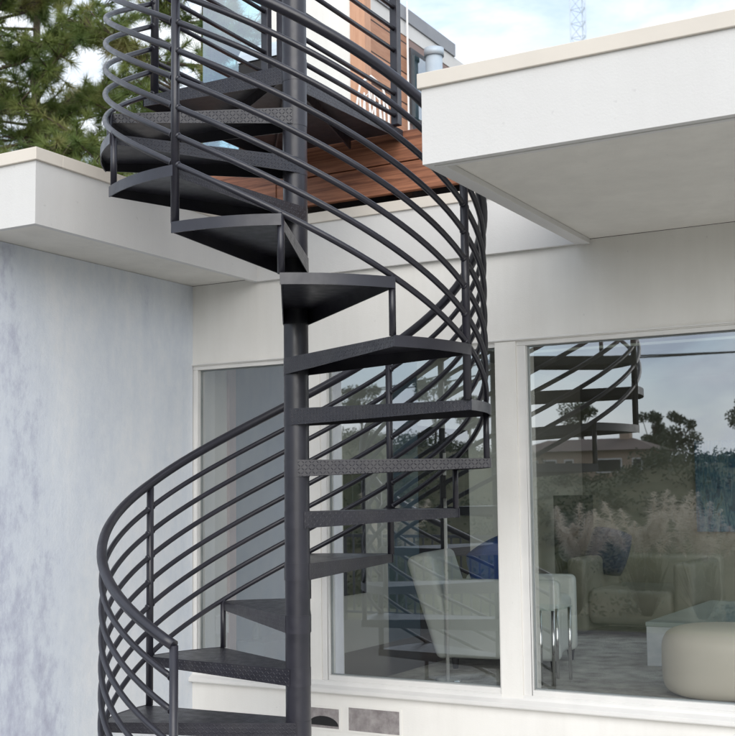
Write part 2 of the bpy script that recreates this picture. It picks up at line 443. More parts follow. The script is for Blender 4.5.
for (p, q) in (((-.06, .03), (-.79, 1.02)), ((-.06, .06), (-.33, 1.02)), ((-.07, .02), (-.79, .5))):
    d = Vector((q[0]-p[0], q[1]-p[1])); L = d.length; a = math.atan2(d.y, d.x)
    mm = Matrix.Translation((p[0], p[1], 0)) @ Matrix.Rotation(a, 4, 'Z')
    MB().box(0, L, -.004, .004, -.055, -.0065, mm).build('stiffener', M['metal'], land)
MB().lathe([(.0495, .012), (.0512, .012), (.0512, -.085), (.0495, -.085)], 48).build('collar', M['metal'], land)
# landing guards
def guard(x0, y0, x1, y1, post):
    for k in range(8):
        z = LAND+.046+.108*k
        MB().tube([(x0, y0, z), (x1, y1, z)], .0112 if k < 7 else .0195, 10).build('guard_rail' if k < 7 else 'guard_handrail', M['metal'], stair)
    px, py, w = post
    box(px-w, px+w, py-w, py+w, LAND+.0005, LAND+.046+.108*7+.02).build('guard_post', M['metal'], stair, bevel=.002)
guard(-.035, .045, -.035, .95, (-.035, .96, .02))
guard(-.748, .03, -.748, .87, (-.748, .895, .02))
box(-.71, -.66, .93, .98, LAND+.0005, LAND+.95).build('guard_post', M['metal'], stair, bevel=.002)

# ------------------------------------------------------------------ the house
ZF, ZC0, ZC1 = 2.602, 2.862, 2.914      # fascia bottom, cap bottom, cap top
NX0, NX1, FY = -.868, .845, -.58        # notch between the two overhangs
house = thing('white_house', 'white stucco flat roofed house with large windows and overhanging roof', 'house')
SILL, HEAD = .545, 2.19
W = [(-1.318, -.66), (-.51, .440), (.542, 2.66)]      # window outer frames (left, middle, right)
def wall(b): return b.build('stucco_wall', M['white'], house)
Y0, Y1 = 1.0, 1.22
b = box(-1.345, 4.6, Y0, Y1, 0, SILL-.0); wall(b)
b = box(-1.345, 4.6, Y0, Y1, HEAD, ZF+.018); wall(b)
wall(box(-1.345, -1.318, Y0, Y1, SILL, HEAD)); wall(box(-.66, -.51, Y0, Y1, SILL, HEAD))
wall(box(.44, .542, Y0-.004, Y1, SILL, HEAD)); wall(box(2.66, 2.80, Y0, Y1, SILL, HEAD))
# blue plastered side wall
box(-5.4, -1.30, -.47, 1.0, 0, ZF+.018).build('blue_wall', M['blue'], house)
box(-1.62, -1.345, 1.0, 7.4, 0, ZF).build('side_wall', M['inwall'], house)
# window frames, glass, sill
def window(x0, x1, fl=.045, fr=.0, ft=.02):
    w = thing_part('window', house)
    b = MB(); yf0, yf1 = Y0+.006, Y0+.075
    zb, zt = SILL+.03, HEAD
    if fl: b.box(x0, x0+fl, yf0, yf1, zb, zt-ft)
    if fr: b.box(x1-fr, x1, yf0, yf1, zb, zt-ft)
    b.box(x0, x1, yf0, yf1, zt-ft, zt)
    gx0, gx1 = x0+fl, x1-fr
    b.box(gx0, gx1, yf0, yf1, zb, SILL+.085)
    f = b.build('frame', M['frame'], w, bevel=.003)
    s = MB(); z0, z1 = SILL+.085, zt-ft; y = Y0+.036
    for q in ((gx0, gx0+.006, z0, z1), (gx1-.006, gx1, z0, z1), (gx0+.006, gx1-.006, z0, z0+.005), (gx0+.006, gx1-.006, z1-.007, z1)):
        s.box(q[0], q[1], y-.004, y+.012, q[2], q[3])
    s.build('seal', M['seal'], w)
    MB().box(gx0+.003, gx1-.003, y, y+.008, z0+.002, z1-.003).build('pane', M['glass'], w)
    return w
def thing_part(name, parent):
    o = bpy.data.objects.new(name, None); COL.objects.link(o); o.parent = parent; return o
window(*W[0], fl=.047, fr=.04); window(*W[1], fl=.036, fr=.006); window(*W[2], fl=.043, fr=.05); window(2.80, 4.56, fl=.04, fr=.04); wall(box(4.56, 4.6, Y0, Y1, SILL, HEAD))  # last window is added out of view to bring light indoors
# sill: one stepped run under all three windows
def profile_run(name, prof, x0, x1, mat, parent, bevel=0):
    b = MB(); n = len(prof)
    for k in range(n):
        p, q = prof[k], prof[(k+1) % n]
        b.face([(x0, *p), (x1, *p), (x1, *q), (x0, *q)])
    b.face([(x0, *p) for p in prof][::-1]); b.face([(x1, *p) for p in prof])
    return b.build(name, mat, parent, bevel=bevel)
profile_run('sill', [(Y0+.02, SILL+.004), (Y0-.030, SILL+.004), (Y0-.034, SILL+.010), (Y0-.034, SILL+.026), (Y0-.006, SILL+.040), (Y0-.002, SILL+.052), (Y0-.002, SILL+.060), (Y0+.005, SILL+.062), (Y0+.02, SILL+.062)][::-1], -1.300, 4.0, M['frame'], house, .002)
box(-1.318, 4.0, Y0-.010, Y0-.0005, HEAD+.004, HEAD+.013).build('head_drip', M['frame'], house, bevel=.002)
MB().tube([(-1.322, .955, .60), (-1.335, .95, .592), (-1.338, .955, .575), (-1.338, .975, .552), (-1.332, .996, .548)], .004, 6).build('hook', M['black'], house)
# vents under the middle window
def vent(x0, x1, z0, z1, hole=False):
    v = thing_part('crawl_vent', house)
    b = MB(); fy = Y0-.004
    for q in ((x0-.012, x0, z0-.01, z1+.01), (x1, x1+.012, z0-.01, z1+.01), (x0, x1, z1, z1+.01), (x0, x1, z0-.01, z0)):
        b.box(q[0], q[1], fy, Y0-.0006, q[2], q[3])
    b.build('vent_frame', M['white'], v)
    box(x0, x1, Y0-.0022, Y0-.0006, z0, z1).build('vent_mesh', M['vent'], v)
    g = MB(); nbar = int((x1-x0)/.009)
    for k in range(nbar): g.box(x0+.0045+k*.009-.0009, x0+.0045+k*.009+.0009, Y0-.0035, Y0-.0023, z0, z1)
    g.build('vent_bars', M['vent'], v)
    if hole:
        bb = MB(); pts = [(x0+.10-.085*math.cos(t_), z0+.012+.045*math.sin(t_)) for t_ in [PI*k/14 for k in range(15)]]
        bb.face([(x, Y0-.0038, z) for x, z in pts][::-1]); bb.build('vent_hole_shade', M['black'], v)  # flat black arch painted for the darkness inside the hole
vent(-.60, -.412, .378, .472, True); vent(-.358, -.082, .378, .486)
# roof: overhangs with fascia, drip edge, cap and soffit
def fascia(x0, x1, y0, y1): return box(x0, x1, y0, y1, ZF, ZC0).build('fascia', M['white_board'], house)
T = .03
fascia(-5.5, NX0, FY, FY+T)                                  # left front
fascia(NX0-T, NX0, FY+T, .975)                               # left return
fascia(NX0-T, NX1+T, .975, .998)                             # middle, almost flush with the wall
fascia(NX1, NX1+T, FY+.06+T, .975)                           # right return
fascia(NX1, 4.8, FY+.06, FY+.06+T)                           # right front
C = .012
def cap(b, m='cap'): return b.build('roof_cap', M[m], house, bevel=.0025)
cap(box(-5.5, NX0+C, FY-C, FY+.14, ZC0, ZC1)); cap(box(NX0-.14, NX0+C, FY+.14, .963, ZC0, ZC1))
cap(box(NX0-.14, NX1+.14, .963, 1.15, ZC0, ZC1)); cap(box(NX1-C, NX1+.14, FY+.20, .963, ZC0, ZC1))
cap(box(NX1-C, 2.035, FY+.06-C, FY+.20, ZC0, ZC1)); cap(box(2.037, 4.8, FY+.056-C, FY+.20, ZC0+.002, ZC1+.002), 'capgrey')
# soffits
def soffit(x0, x1, y0, y1, z=ZF+.02): return box(x0, x1, y0, y1, z, z+.02).build('soffit', M['soffit'], house)
soffit(-5.5, NX0-T, FY+T, .975); soffit(NX1+T, 4.8, FY+.06+T, .998); soffit(-1.345, NX0-T, .975, .998)
# drip trims under the fascia edge
def drip(x0, x1, y0, y1): return box(x0, x1, y0, y1, ZF-.004, ZF+.019).build('drip_edge', M['white_board'], house, bevel=.002)
drip(NX1+T, 4.8, FY+.06+T, FY+.06+T+.02); drip(NX1+T, NX1+T+.035, FY+.06+T+.02, .99)
# roof slab
box(-5.4, NX0-.145, FY+.145, 1.0, ZF+.045, ZC0-.01).build('roof_slab', M['darkwood'], house)
box(NX1+.145, 4.7, FY+.21, 1.0, ZF+.045, ZC0-.01).build('roof_slab', M['darkwood'], house)
box(-1.0, 1.6, 3.3, 4.6, ZC0-.02, ZC0-.01).build('added_skylight_pane', M['clear'], house)  # skylight added over the room to brighten the interior
for q in ((-1.6, 1.6, 1.225, 3.3), (-1.6, -1.0, 3.3, 4.6), (-1.6, 1.6, 4.6, 7.4), (1.6, 4.7, 1.225, 1.8), (1.6, 4.7, 6.2, 7.4), (4.3, 4.7, 1.8, 6.2)):
    box(*q, ZF+.002, ZC0-.01).build('roof_slab', M['darkwood'], house)
box(1.6, 4.3, 1.8, 6.2, ZC0-.02, ZC0-.01).build('added_skylight_pane', M['clear'], house)  # second added skylight, out of view, for more indoor daylight
# ---- interior shell
FZ = .5
box(-1.345, 4.6, 1.22, 7.2, FZ-.12, FZ).build('interior_floor', M['floorwood'], house)
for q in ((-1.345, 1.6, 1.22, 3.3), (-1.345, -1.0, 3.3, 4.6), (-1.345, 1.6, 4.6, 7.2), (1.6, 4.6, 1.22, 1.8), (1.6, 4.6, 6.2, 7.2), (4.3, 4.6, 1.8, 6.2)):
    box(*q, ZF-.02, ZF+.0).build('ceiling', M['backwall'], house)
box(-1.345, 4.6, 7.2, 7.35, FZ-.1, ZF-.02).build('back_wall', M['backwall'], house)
for y0, y1, z0, z1 in ((1.22, 1.6, FZ, ZF-.02), (6.8, 7.2, FZ, ZF-.02), (1.6, 6.8, FZ, .6), (1.6, 6.8, 2.5, ZF-.02)):  # unseen wall; its wide opening is added to let daylight in
    box(4.5, 4.6, y0, y1, z0, z1).build('right_wall', M['inwall'], house)
# left interior wall lining: pale strip, trim, blue wall, pale wall, black sheet painting the shade of a doorway
def lin(y0, y1, m, z0=FZ, z1=ZF-.02, th=.012, name='wall_lining'): return box(-1.3445, -1.3445+th, y0, y1, z0, z1).build(name, M[m], house)
lin(1.222, 1.35, 'inwall'); lin(1.35, 1.41, 'trim', th=.03, name='door_trim'); lin(1.41, 2.25, 'inblue'); lin(2.25, 3.2, 'inwall')
lin(3.2, 3.68, 'inblue', th=.008); lin(3.68, 4.55, 'black', z1=2.0, name='doorway_shade'); lin(4.55, 7.2, 'inwall'); lin(3.68, 4.55, 'inwall', z0=2.0)
dw = thing_part('interior_window', house)  # flat black panel with bars on the left wall lining
box(-1.332, -1.325, 2.42, 2.86, .86, 1.66).build('dark_panel', M['black'], dw)
for y in (2.42, 2.55, 2.70, 2.86): box(-1.324, -1.315, y-.008, y+.008, .86, 1.66).build('panel_bar', M['darkgrey'], dw)
for y in (1.19+.05, 1.30):
    box(-1.3305, -1.322, y, y+.055, .76, .86).build('outlet_plate', M['frame'], house)

# ------------------------------------------------------------------ timber deck over the low roof
deck = thing('timber_deck', 'red brown timber roof deck at the top of the staircase', 'deck')
box(-.80, 1.4, 1.05, 1.09, LAND-.150, LAND-.0).build('rim_board', M['deckwood'], deck, bevel=.003)
box(-.80, 1.4, 1.056, 1.09, LAND-.30, LAND-.155).build('rim_board', M['deckwood'], deck, bevel=.003)
b = MB()
for i in range(14):
    b.box(-3.9, 1.4, 1.092+i*.145, 1.092+i*.145+.138, LAND-.03, LAND-.002)
b.build('deck_boards', M['deckwood'], deck)
b = MB()
for i in range(9): b.box(-3.7+i*.6, -3.65+i*.6, 1.15, 3.1, LAND-.30, LAND-.032)
b.build('joists', M['darkwood'], deck)
box(-3.9, -.80, 1.05, 1.09, LAND-.285, LAND-.0).build('rim_board', M['deckwood'], deck)

# ------------------------------------------------------------------ upper building behind the deck
up = thing('upper_building', 'upper building with orange wood siding and a white wall behind the deck', 'building')
UX, UY = -2.03, 4.2
box(-2.17, UX, UY, UY+.10, LAND, 5.9).build('corner_board', M['pilaster'], up)
box(UX-.14, UX-.001, UY+.101, 4.95, LAND, 5.468).build('wood_siding', M['siding'], up)
box(UX-.14, UX-.001, 4.951, 6.6, LAND, 5.468).build('brown_wall', M['brown'], up)
box(-3.00, -2.171, UY+.012, UY+.12, LAND, 6.6).build('white_wall', M['white'], up)
box(UX-.16, UX+.02, UY+.102, 5.9, 5.60, 5.72).build('parapet', M['greypara'], up)
box(UX-.16, UX+.005, UY+.102, 6.2, 5.47, 5.598).build('trim_band', M['white_board'], up)
box(-2.99, UX-.17, UY+.13, 6.4, LAND, 5.5).build('core_wall', M['white'], up)
w = thing_part('window', up)
box(UX+.0005, UX+.03, 4.96, 5.7, 4.72, 5.38).build('frame', M['darkgrey'], w)
box(UX+.031, UX+.04, 5.01, 5.65, 4.77, 5.33).build('pane', M['teal'], w)
d = MB().tube([(UX+.16, 5.15, 4.3), (UX+.16, 5.15, 5.33)], .075, 20).build('flue_pipe', M['duct'], up)
MB().tube([(UX+.16, 5.15, 5.331), (UX+.16, 5.15, 5.40)], .088, 20).build('flue_cap', M['duct'], d)
MB().tube([(UX+.05, 4.86, LAND), (UX+.05, 4.86, 5.75)], .009, 10).build('conduit', M['frame'], up)

sg = thing('glass_screen', 'teal tinted glass screen standing on the deck left of the white wall', 'glass screen')
box(-2.47, -1.93, 2.62, 2.635, LAND+.01, LAND+2.5).build('screen_glass', M['teal'], sg)
box(-2.47, -1.93, 2.60, 2.655, LAND, LAND+.04).build('bottom_rail', M['darkgrey'], sg)
gr = thing('barbecue_grill', 'black barbecue grill with a grey domed lid on the deck', 'grill', (-1.66, 2.3, LAND)); gr.scale = (.72, .8, 1)
box(-.22, .22, -.2, .2, .35, 1.02).build('body', M['black'], gr, bevel=.01)
b = MB()
for k in range(10):
    a0, a1 = PI*k/10, PI*(k+1)/10
    p = lambda a: (-.21*math.cos(a), 1.021+.15*math.sin(a))
    b.face([(-.22, p(a0)[0], p(a0)[1]), (-.22, p(a1)[0], p(a1)[1]), (.22, p(a1)[0], p(a1)[1]), (.22, p(a0)[0], p(a0)[1])], smooth=True)
b.face([(.22, -.21*math.cos(PI*k/10), 1.021+.15*math.sin(PI*k/10)) for k in range(11)][::-1]); b.face([(-.22, -.21*math.cos(PI*k/10), 1.021+.15*math.sin(PI*k/10)) for k in range(11)])
b.build('lid', M['duct'], gr)
for x, y in ((-.19, -.17), (.19, -.17), (-.19, .17), (.19, .17)): MB().tube([(x, y, 0), (x, y, .36)], .015, 8).build('leg', M['darkgrey'], gr)
# white wire chair
ch = thing('wire_chair', 'white wire chair on the deck in front of the orange boards', 'chair', (-.93, 2.45, LAND), 1.0); ch.scale = (.62, .62, .95)
for sx in (-1, 1):
    for sy in (-1, 1): MB().tube([(sx*.18, sy*.18, 0), (sx*.15, sy*.15, .44)], .012, 8).build('leg', M['frame'], ch)
MB().lathe([(0, .44), (.19, .44), (.20, .45), (.19, .465), (0, .465)], 24).build('seat', M['frame'], ch)
b = MB()
b.tube([(-.17, .15, .46), (-.19, .19, .72), (-.13, .21, .90), (0, .22, .96), (.13, .21, .90), (.19, .19, .72), (.17, .15, .46)], .013, 8)
for s in (-1, 1):
    b.tube([(s*.04, .17, .47), (s*.12, .195, .62), (s*.09, .205, .80), (0, .21, .86), (-s*.02, .205, .74), (s*.03, .195, .62)], .008, 6)
    b.tube([(s*.15, .17, .5), (s*.05, .19, .58), (0, .20, .70)], .008, 6)
    for xx in (.03, .09, .14): b.tube([(s*xx, .165, .46), (s*xx, .205, .88-xx*.5)], .011, 6)
b.build('backrest', M['frame'], ch)
pl = thing('planter_box', 'small charcoal planter box on the deck edge beside the white roof corner', 'planter', (.02, 1.22, LAND))
box(-.07, .16, -.06, .12, 0, .075).build('box', M['darkgrey'], pl, bevel=.004)
box(-.06, .15, -.05, .11, .0751, .079).build('soil', M['ground'], pl)

# ------------------------------------------------------------------ furniture indoors
def soft(b, name, m, parent, loc=None, rz=0, bev=.05, seg=5):
    o = b.build(name, m, parent, loc, rz, bevel=bev); o.modifiers['bevel'].segments = seg
    for p in o.data.polygons: p.use_smooth = True
    return o
rg = box(-.55, 2.2, 1.5, 4.6, FZ+.003, FZ+.022).build('shag_rug', M['rug'], None, bevel=.008); tag(rg, 'grey shaggy rug on the floor inside the right window', 'rug')
ac = thing('silver_armchair', 'pale green leather armchair with slanted back seen through the middle window', 'armchair', (-.085, 2.46, FZ+.022), math.radians(10))
soft(box(-.33, .29, -.2, .2, .07, .40), 'seat', M['silver'], ac)
bb = MB(); mm = Matrix.Translation((-.32, 0, .07)) @ Matrix.Rotation(math.radians(-18), 4, 'Y'); bb.box(-.09, .06, -.28, .28, .0, .60, mm); soft(bb, 'backrest', M['silver'], ac, bev=.04)
soft(box(-.36, .30, -.305, -.2, .06, .50), 'arm', M['silver'], ac, bev=.035); soft(box(-.36, .30, .2, .305, .06, .50), 'arm', M['silver'], ac, bev=.035)
for x in (-.30, .26):
    for y in (-.26, .26): MB().tube([(x, y, 0), (x, y, .075)], [.015, .025], 8).build('foot', M['black'], ac)
def pillow(name, loc, rot, size, m, label):
    b = MB(); n = 10
    for side in (1, -1):
        for i in range(n):
            for j in range(n):
                def pt(i, j):
                    u, v = i/n*2-1, j/n*2-1
                    h = .32*(max(0, (1-u**4)*(1-v**4)))**.5
                    pin = 1-.06*(u*u*v*v)*2+.02
                    return (u*pin*.5*size, side*h*.5*size*.8, v*pin*.5*size)
                f = [pt(i, j), pt(i+1, j), pt(i+1, j+1), pt(i, j+1)]
                b.face(f if side < 0 else f[::-1], smooth=True)
    o = b.build(name, m); o.location = loc; o.rotation_euler = rot
    bm = bmesh.new(); bm.from_mesh(o.data); bmesh.ops.remove_doubles(bm, verts=bm.verts, dist=1e-4); bm.to_mesh(o.data); bm.free()
    tag(o, label, 'pillow'); return o
pillow('throw_pillow', (-.22, 2.48, FZ+.57), (math.radians(8), math.radians(-24), math.radians(50)), .34, M['bluefab'], 'navy blue pillow leaning in the pale green armchair')
lp = thing('floor_lamp', 'slim chrome floor lamp with dark shade inside the middle window', 'floor lamp', (-.18, 1.73, FZ))
MB().tube([(0, 0, .022), (0, 0, 1.22)], .009, 12).build('pole', M['steel'], lp)
MB().lathe([(0, .03), (.07, .03), (.075, .022), (.075, 0), (0, 0)], 24).build('base', M['chrome'], lp)
MB().lathe([(.001, 1.10), (.105, 1.10), (.105, .98), (.10, .98), (.10, 1.095), (.001, 1.095)], 28).build('lamp_shade', M['black'], lp)
st = thing('side_table', 'small glass side table with thin chrome legs beside the pale green armchair', 'side table', (.23, 1.92, FZ))
box(-.12, .17, -.13, .13, .40, .41).build('table_top', M['clear'], st)
for x in (.085, .155):
    for y in (-.12, .12): MB().tube([(x, y, .022), (x, y, .40)], .009, 10).build('leg', M['chrome'], st)
ct = thing('coffee_table', 'coffee table with pale marble end slab and grey green top', 'coffee table', (.6, 2.7, FZ+.022))
box(0, .72, 0, .07, 0, .22).build('end_slab', M['marble'], ct, bevel=.003); box(0, .72, 1.45, 1.52, 0, .22).build('end_slab', M['marble'], ct, bevel=.003)
box(-.003, .723, -.003, 1.523, .221, .245).build('table_top', M['tabletop'], ct, bevel=.003)
pf = MB(); prof = []
for k in range(25):
    t_ = -PI/2+PI*k/24
    c_, s_ = math.cos(t_), math.sin(t_); sgn = 1 if s_ > 0 else -1
    prof.append((.31*abs(c_)**(.42 if s_ > 0 else .2) if abs(c_) > 1e-6 else 0, .165+.165*sgn*abs(s_)**.5))
pf.lathe(prof, 40)
po = pf.build('pouf', M['cream'], None, (1.225, 1.93, FZ+.022)); tag(po, 'round cream leather pouf at the right edge of the right window', 'pouf')
sf = thing('taupe_sofa', 'taupe leather sofa at the back of the room behind the rug', 'sofa', (.12, 4.35, FZ))
soft(box(-.30, .30, -.40, .35, .10, .34), 'seat', M['sofa'], sf); soft(box(-.44, -.30, -.42, .35, .04, .55), 'arm', M['sofa'], sf, bev=.04)
soft(box(.30, .44, -.42, .35, .04, .53), 'arm', M['sofa'], sf, bev=.04); soft(box(-.44, .44, .35, .50, .10, .55), 'backrest', M['sofa'], sf)
pillow('throw_pillow', (-.16, 4.36, FZ+.58), (math.radians(-15), math.radians(12), math.radians(-10)), .33, M['navy'], 'dark blue pillow standing on the taupe sofa')
ot = thing('ottoman', 'low taupe ottoman between the taupe sofa and the painting wall', 'ottoman', (1.15, 5.2, FZ))
soft(box(-.4, .6, -.35, .35, .05, .34), 'cushion', M['sofa'], ot)
for x in (-.35, .55):
    for y in (-.3, .3): MB().tube([(x, y, 0), (x, y, .06)], .02, 8).build('foot', M['black'], ot)
sp = thing('tall_speaker', 'tall black loudspeaker against the back wall', 'speaker', (-1.0, 6.0, FZ))
box(-.14, .14, -.12, .12, 0, .98).build('cabinet', M['black'], sp, bevel=.005)
for z in (.25, .5, .75): MB().lathe([(.0, 0), (.085, .0), (.10, .008), (.10, 0)], 20).build('driver', M['darkgrey'], sp, (0, -.125, z)).rotation_euler = (PI/2, 0, 0)
pt = thing('painting', 'large blue abstract painting on the back wall', 'painting', (.50, 7.18, 1.55))
box(-.72, .72, -.025, .0, -.42, .42).build('canvas', M['painting'], pt); 
vs = MB().lathe([(0, 0), (.028, 0), (.03, .01), (.03, .07), (.012, .095), (.012, .12), (.010, .12), (.010, .095), (.026, .07), (.026, .01), (0, .005)], 20).build('glass_bottle', M['clear'], None, (-1.24, 1.50, FZ+.205)); tag(vs, 'small clear glass bottle on a ledge behind the left window', 'bottle')
lg = MB().box(-1.34, -1.15, 1.44, 1.85, FZ, FZ+.204).build('low_shelf', M['inblue'], None, bevel=.003); tag(lg, 'low blue grey ledge against the interior wall behind the left window', 'shelf')

# ------------------------------------------------------------------ ground and hill
def h(x, y):
    if y > -8: return 0.
    d = -y-8
    if d < 14: return -3.2*(d/14)**1.5
    ridge = 2.7+max(-12, min(60, (-x-12)))*.11+1.0*math.sin(x*.09)+.5*math.sin(x*.23+1)
    u_ = max(0, min(1, (x+15)/3)); ridge += 1.5*u_*u_*(3-2*u_)
    if d < 40:
        t_ = (d-14)/26; t_ = t_*t_*(3-2*t_); return -3.2+(ridge+3.2)*t_+.5*math.sin(x*.3+d*.2)*t_*(1-t_)*4
    if d < 52: return ridge
    if d < 110: 
        t_ = (d-52)/58; t_ = t_*t_*(3-2*t_); return ridge*(1-t_)-6*t_
    return -6.
xs = [-1500, -700, -300, -160]+[-100+4*i for i in range(46)]+[120, 300, 700, 1500]
ys = [-1500, -700, -300, -160, -118]+[-104+3*i for i in range(33)]+[-6, 0, 20, 80, 300, 700, 1500]
b = MB(); nx = len(xs)
for y in ys:
    for x in xs: b.v.append((x, y, h(x, y)-.004))
for j in range(len(ys)-1):
    for i in range(nx-1):
        b.f.append([j*nx+i, j*nx+i+1, (j+1)*nx+i+1, (j+1)*nx+i]); b.uv.append([(0, 0)]*4); b.sm.append(True); b.mi.append(0)
b.build('ground', M['ground'], kind='structure')
b = MB()
b.box(-7, 7, -2.2, .999, -.0035, .0035); b.build('patio', M['patio'], kind='structure')  # unseen paving, kept pale to bounce light up onto the house
MB().box(-7, 7, -6.6, -2.201, -.0035, .0035).build('path', M['darkpave'], kind='structure')

# metal picket railing behind the patio
rl = thing('picket_railing', 'black metal picket railing along the patio edge reflected in the windows', 'railing', (-4.8, -6.4, 0))
MB().box(-2.4, 2.4, -.02, .02, 1.0, 1.035).build('top_rail', M['darkgrey'], rl)
MB().box(-2.4, 2.4, -.015, .015, .10, .13).build('bottom_rail', M['darkgrey'], rl)
b = MB()
for i in range(40): b.box(-2.36+i*.118, -2.342+i*.118, -.009, .009, .13, 1.0)
b.build('pickets', M['darkgrey'], rl)
for i in range(3): MB().box(-2.44+i*2.42, -2.402+i*2.42, -.0249, .0249, 0, 1.06).build('post', M['darkgrey'], rl)

# pampas grass clumps
def pampas(x, y, s, i, label):
    z = h(x, y); t = thing('pampas_grass', label, 'grass clump', (x, y, z), 0, 'pampas grass beyond the railing')
    rnd = random.Random(i); b = MB()
    for k in range(420):
        a = rnd.uniform(0, 2*PI); L = rnd.uniform(.5, 1.3)*s; sp_ = rnd.uniform(.1, .75)*s
        p = [Vector((math.cos(a)*.05, math.sin(a)*.05, 0)), Vector((math.cos(a)*sp_*.5, math.sin(a)*sp_*.5, L*.7)), Vector((math.cos(a)*sp_*1.5, math.sin(a)*sp_*1.5, L*.65))]
        w_ = Vector((-math.sin(a), math.cos(a), 0))*.0045
        b.face([p[0]-w_, p[0]+w_, p[1]+w_, p[1]-w_]); b.face([p[1]-w_, p[1]+w_, p[2]])
    b.build('blades', M['grassblade'], t)
    b = MB()
    for k in range(20):
        a = rnd.uniform(0, 2*PI); lean = rnd.uniform(.15, .75)*s; H = rnd.uniform(1.15, 1.75)*s
        base = Vector((0, 0, .3)); tip = Vector((math.cos(a)*lean, math.sin(a)*lean, H))
        for q in range(230):
            f = rnd.uniform(.62, 1); p = base.lerp(tip, f); r = .17*s*math.sin(PI*min(1, (f-.60)/.42))**.7
            d = Vector((rnd.gauss(0, 1), rnd.gauss(0, 1), rnd.gauss(.5, .6))).normalized()*r
            w_ = Vector((rnd.gauss(0, 1), rnd.gauss(0, 1), rnd.gauss(0, 1))).normalized()*.0045
            b.face([p-w_, p+w_, p+d+Vector((0, 0, -.04*s))])
    b.build('plumes', M['plume'], t)
for i, (x, y, s, l) in enumerate([(-2.55, -8.2, .80, 'pampas grass clump beside the end of the railing'), (-1.75, -8.6, .90, 'tall pampas grass clump in front of the hillside house'),
        (-1.0, -8.3, .80, 'middle pampas grass clump with pale plumes'), (-.2, -8.7, .84, 'pampas grass clump right of the middle clump'), (.6, -8.5, .8, 'pampas grass clump furthest right beyond the paving'), (-5.6, -9.2, .95, 'pampas grass clump behind the railing set apart to the far left')]):
    pampas(x, y, s, i, l)

# ------------------------------------------------------------------ trees
def leaf_cards(b, c, r, n, s, rnd, squash=1.):
    for _ in range(n):
        d = Vector((rnd.gauss(0, 1), rnd.gauss(0, 1), rnd.gauss(0, 1))); d.normalize(); d *= r*rnd.random()**.4; d.z *= squash
        p = c+d; a = Vector((rnd.gauss(0, 1), rnd.gauss(0, 1), rnd.gauss(0, 1))).normalized()*s
        e = a.orthogonal().normalized()*s*.6
        b.face([p-a, p+e, p+a, p-e])
def far_tree(x, y, H, R_, i, label, trunk_frac=.45):
    R_ *= .55; H *= .9
    rnd = random.Random(100+i); z = h(x, y)
    t = thing('hill_tree', label, 'tree', (x, y, z), 0, 'trees along the ridge')
    b = MB(); b.tube([(0, 0, -.3), (.1, 0, H*.4), (0, .1, H*.85)], [.09, .06, .03], 8)
    ends = []
    for k in range(11):
        a = rnd.uniform(0, 2*PI); f = rnd.uniform(.3, 1.0)*R_
        e = Vector((math.cos(a)*f*.9, math.sin(a)*f*.9, H*rnd.uniform(trunk_frac+.05, .98))); ends.append(e)
        b.tube([(0, 0, H*rnd.uniform(.3, .6)), tuple(e)], [.035, .015], 6)
    b.build('trunk', M['bark'], t)
    b = MB(); ends.append(Vector((0, 0, H*.9)))
    for e in ends: leaf_cards(b, e, R_*rnd.uniform(.3, .6), 150, .09, rnd, .8)
    b.build('crown', M['leaf'], t)
tr = [(-15.5, -57, 4.6, 1.5, 'slender tree beside the chimney of the tan house on the ridge'), (-13.8, -56, 3.9, 1.9, 'round tree right of the tan house on the ridge'),
      (-10.9, -58, 4.2, 1.5, 'bushy tree at the right end of the ridge'), (-20.5, -60, 4.2, 2.0, 'tree rising behind the roof of the tan house'), (-28.5, -57, 4.4, 2.4, 'broad tree on the ridge left of the tan house'),
      (-33.5, -57, 3.6, 2.0, 'low tree on the far left of the ridge'), (-24.5, -53, 3.4, 1.8, 'low tree in front of the left end of the tan house'), (-9.5, -54, 4.2, 2.0, 'tree beyond the right end of the ridge'), (-6.0, -56, 4.8, 2.2, 'tree furthest right beyond the ridge end')]
for i, (x, y, H, R_, l) in enumerate(tr): far_tree(x, y, H, R_, i, l)
# scrub that covers the hillside as one mass
b = MB(); rnd = random.Random(5)
for k in range(520):
    x = rnd.uniform(-52, 6); y = rnd.uniform(-62, -26); r = rnd.uniform(.4, 1.2)
    leaf_cards(b, Vector((x, y, h(x, y)+r*.25)), r, 150, .085, rnd, .6)
o = b.build('scrub', M['leaf'], kind='stuff'); tag(o, 'dark green scrub covering the hillside across the valley', 'scrub')
# ridge house
def hz(x, y): return h(x, y)
rh = thing('ridge_house', 'tan house with brown hipped roof and chimney on the hillside', 'house', (-17.0, -53, h(-17, -53)))
HW = 1.9
z0 = 2.0-h(-17, -53)
box(-4.2, 3.0, -1.5, 1.5, -1.0, z0+1.6).build('wall', M['hwall'], rh)
b = MB(); a0 = z0+1.6
e = [(-4.6, -1.9, a0), (3.4, -1.9, a0), (3.4, 1.9, a0), (-4.6, 1.9, a0)]; r0_, r1_ = (-2.9, 0, a0+.65), (1.6, 0, a0+.65)
b.face([e[0], e[1], r1_, r0_]); b.face([e[2], e[3], r0_, r1_]); b.face([e[1], e[2], r1_]); b.face([e[3], e[0], r0_]); b.face(e[::-1])
rf = b.build('roof', M['hroof'], rh); box(1.0, 1.5, -.3, .2, a0+.3, a0+1.3).build('chimney', M['hwall'], rf)
for x, w_ in ((-3.6, .7), (-2.6, .7), (-1.5, .5), (.2, 1.3), (2.0, .5)):
    f = box(x, x+w_, 1.501, 1.54, z0+.5, z0+1.2).build('window', M['frame'], rh); box(x+.06, x+w_-.06, 1.541, 1.55, z0+.56, z0+1.14).build('pane', M['black'], f)
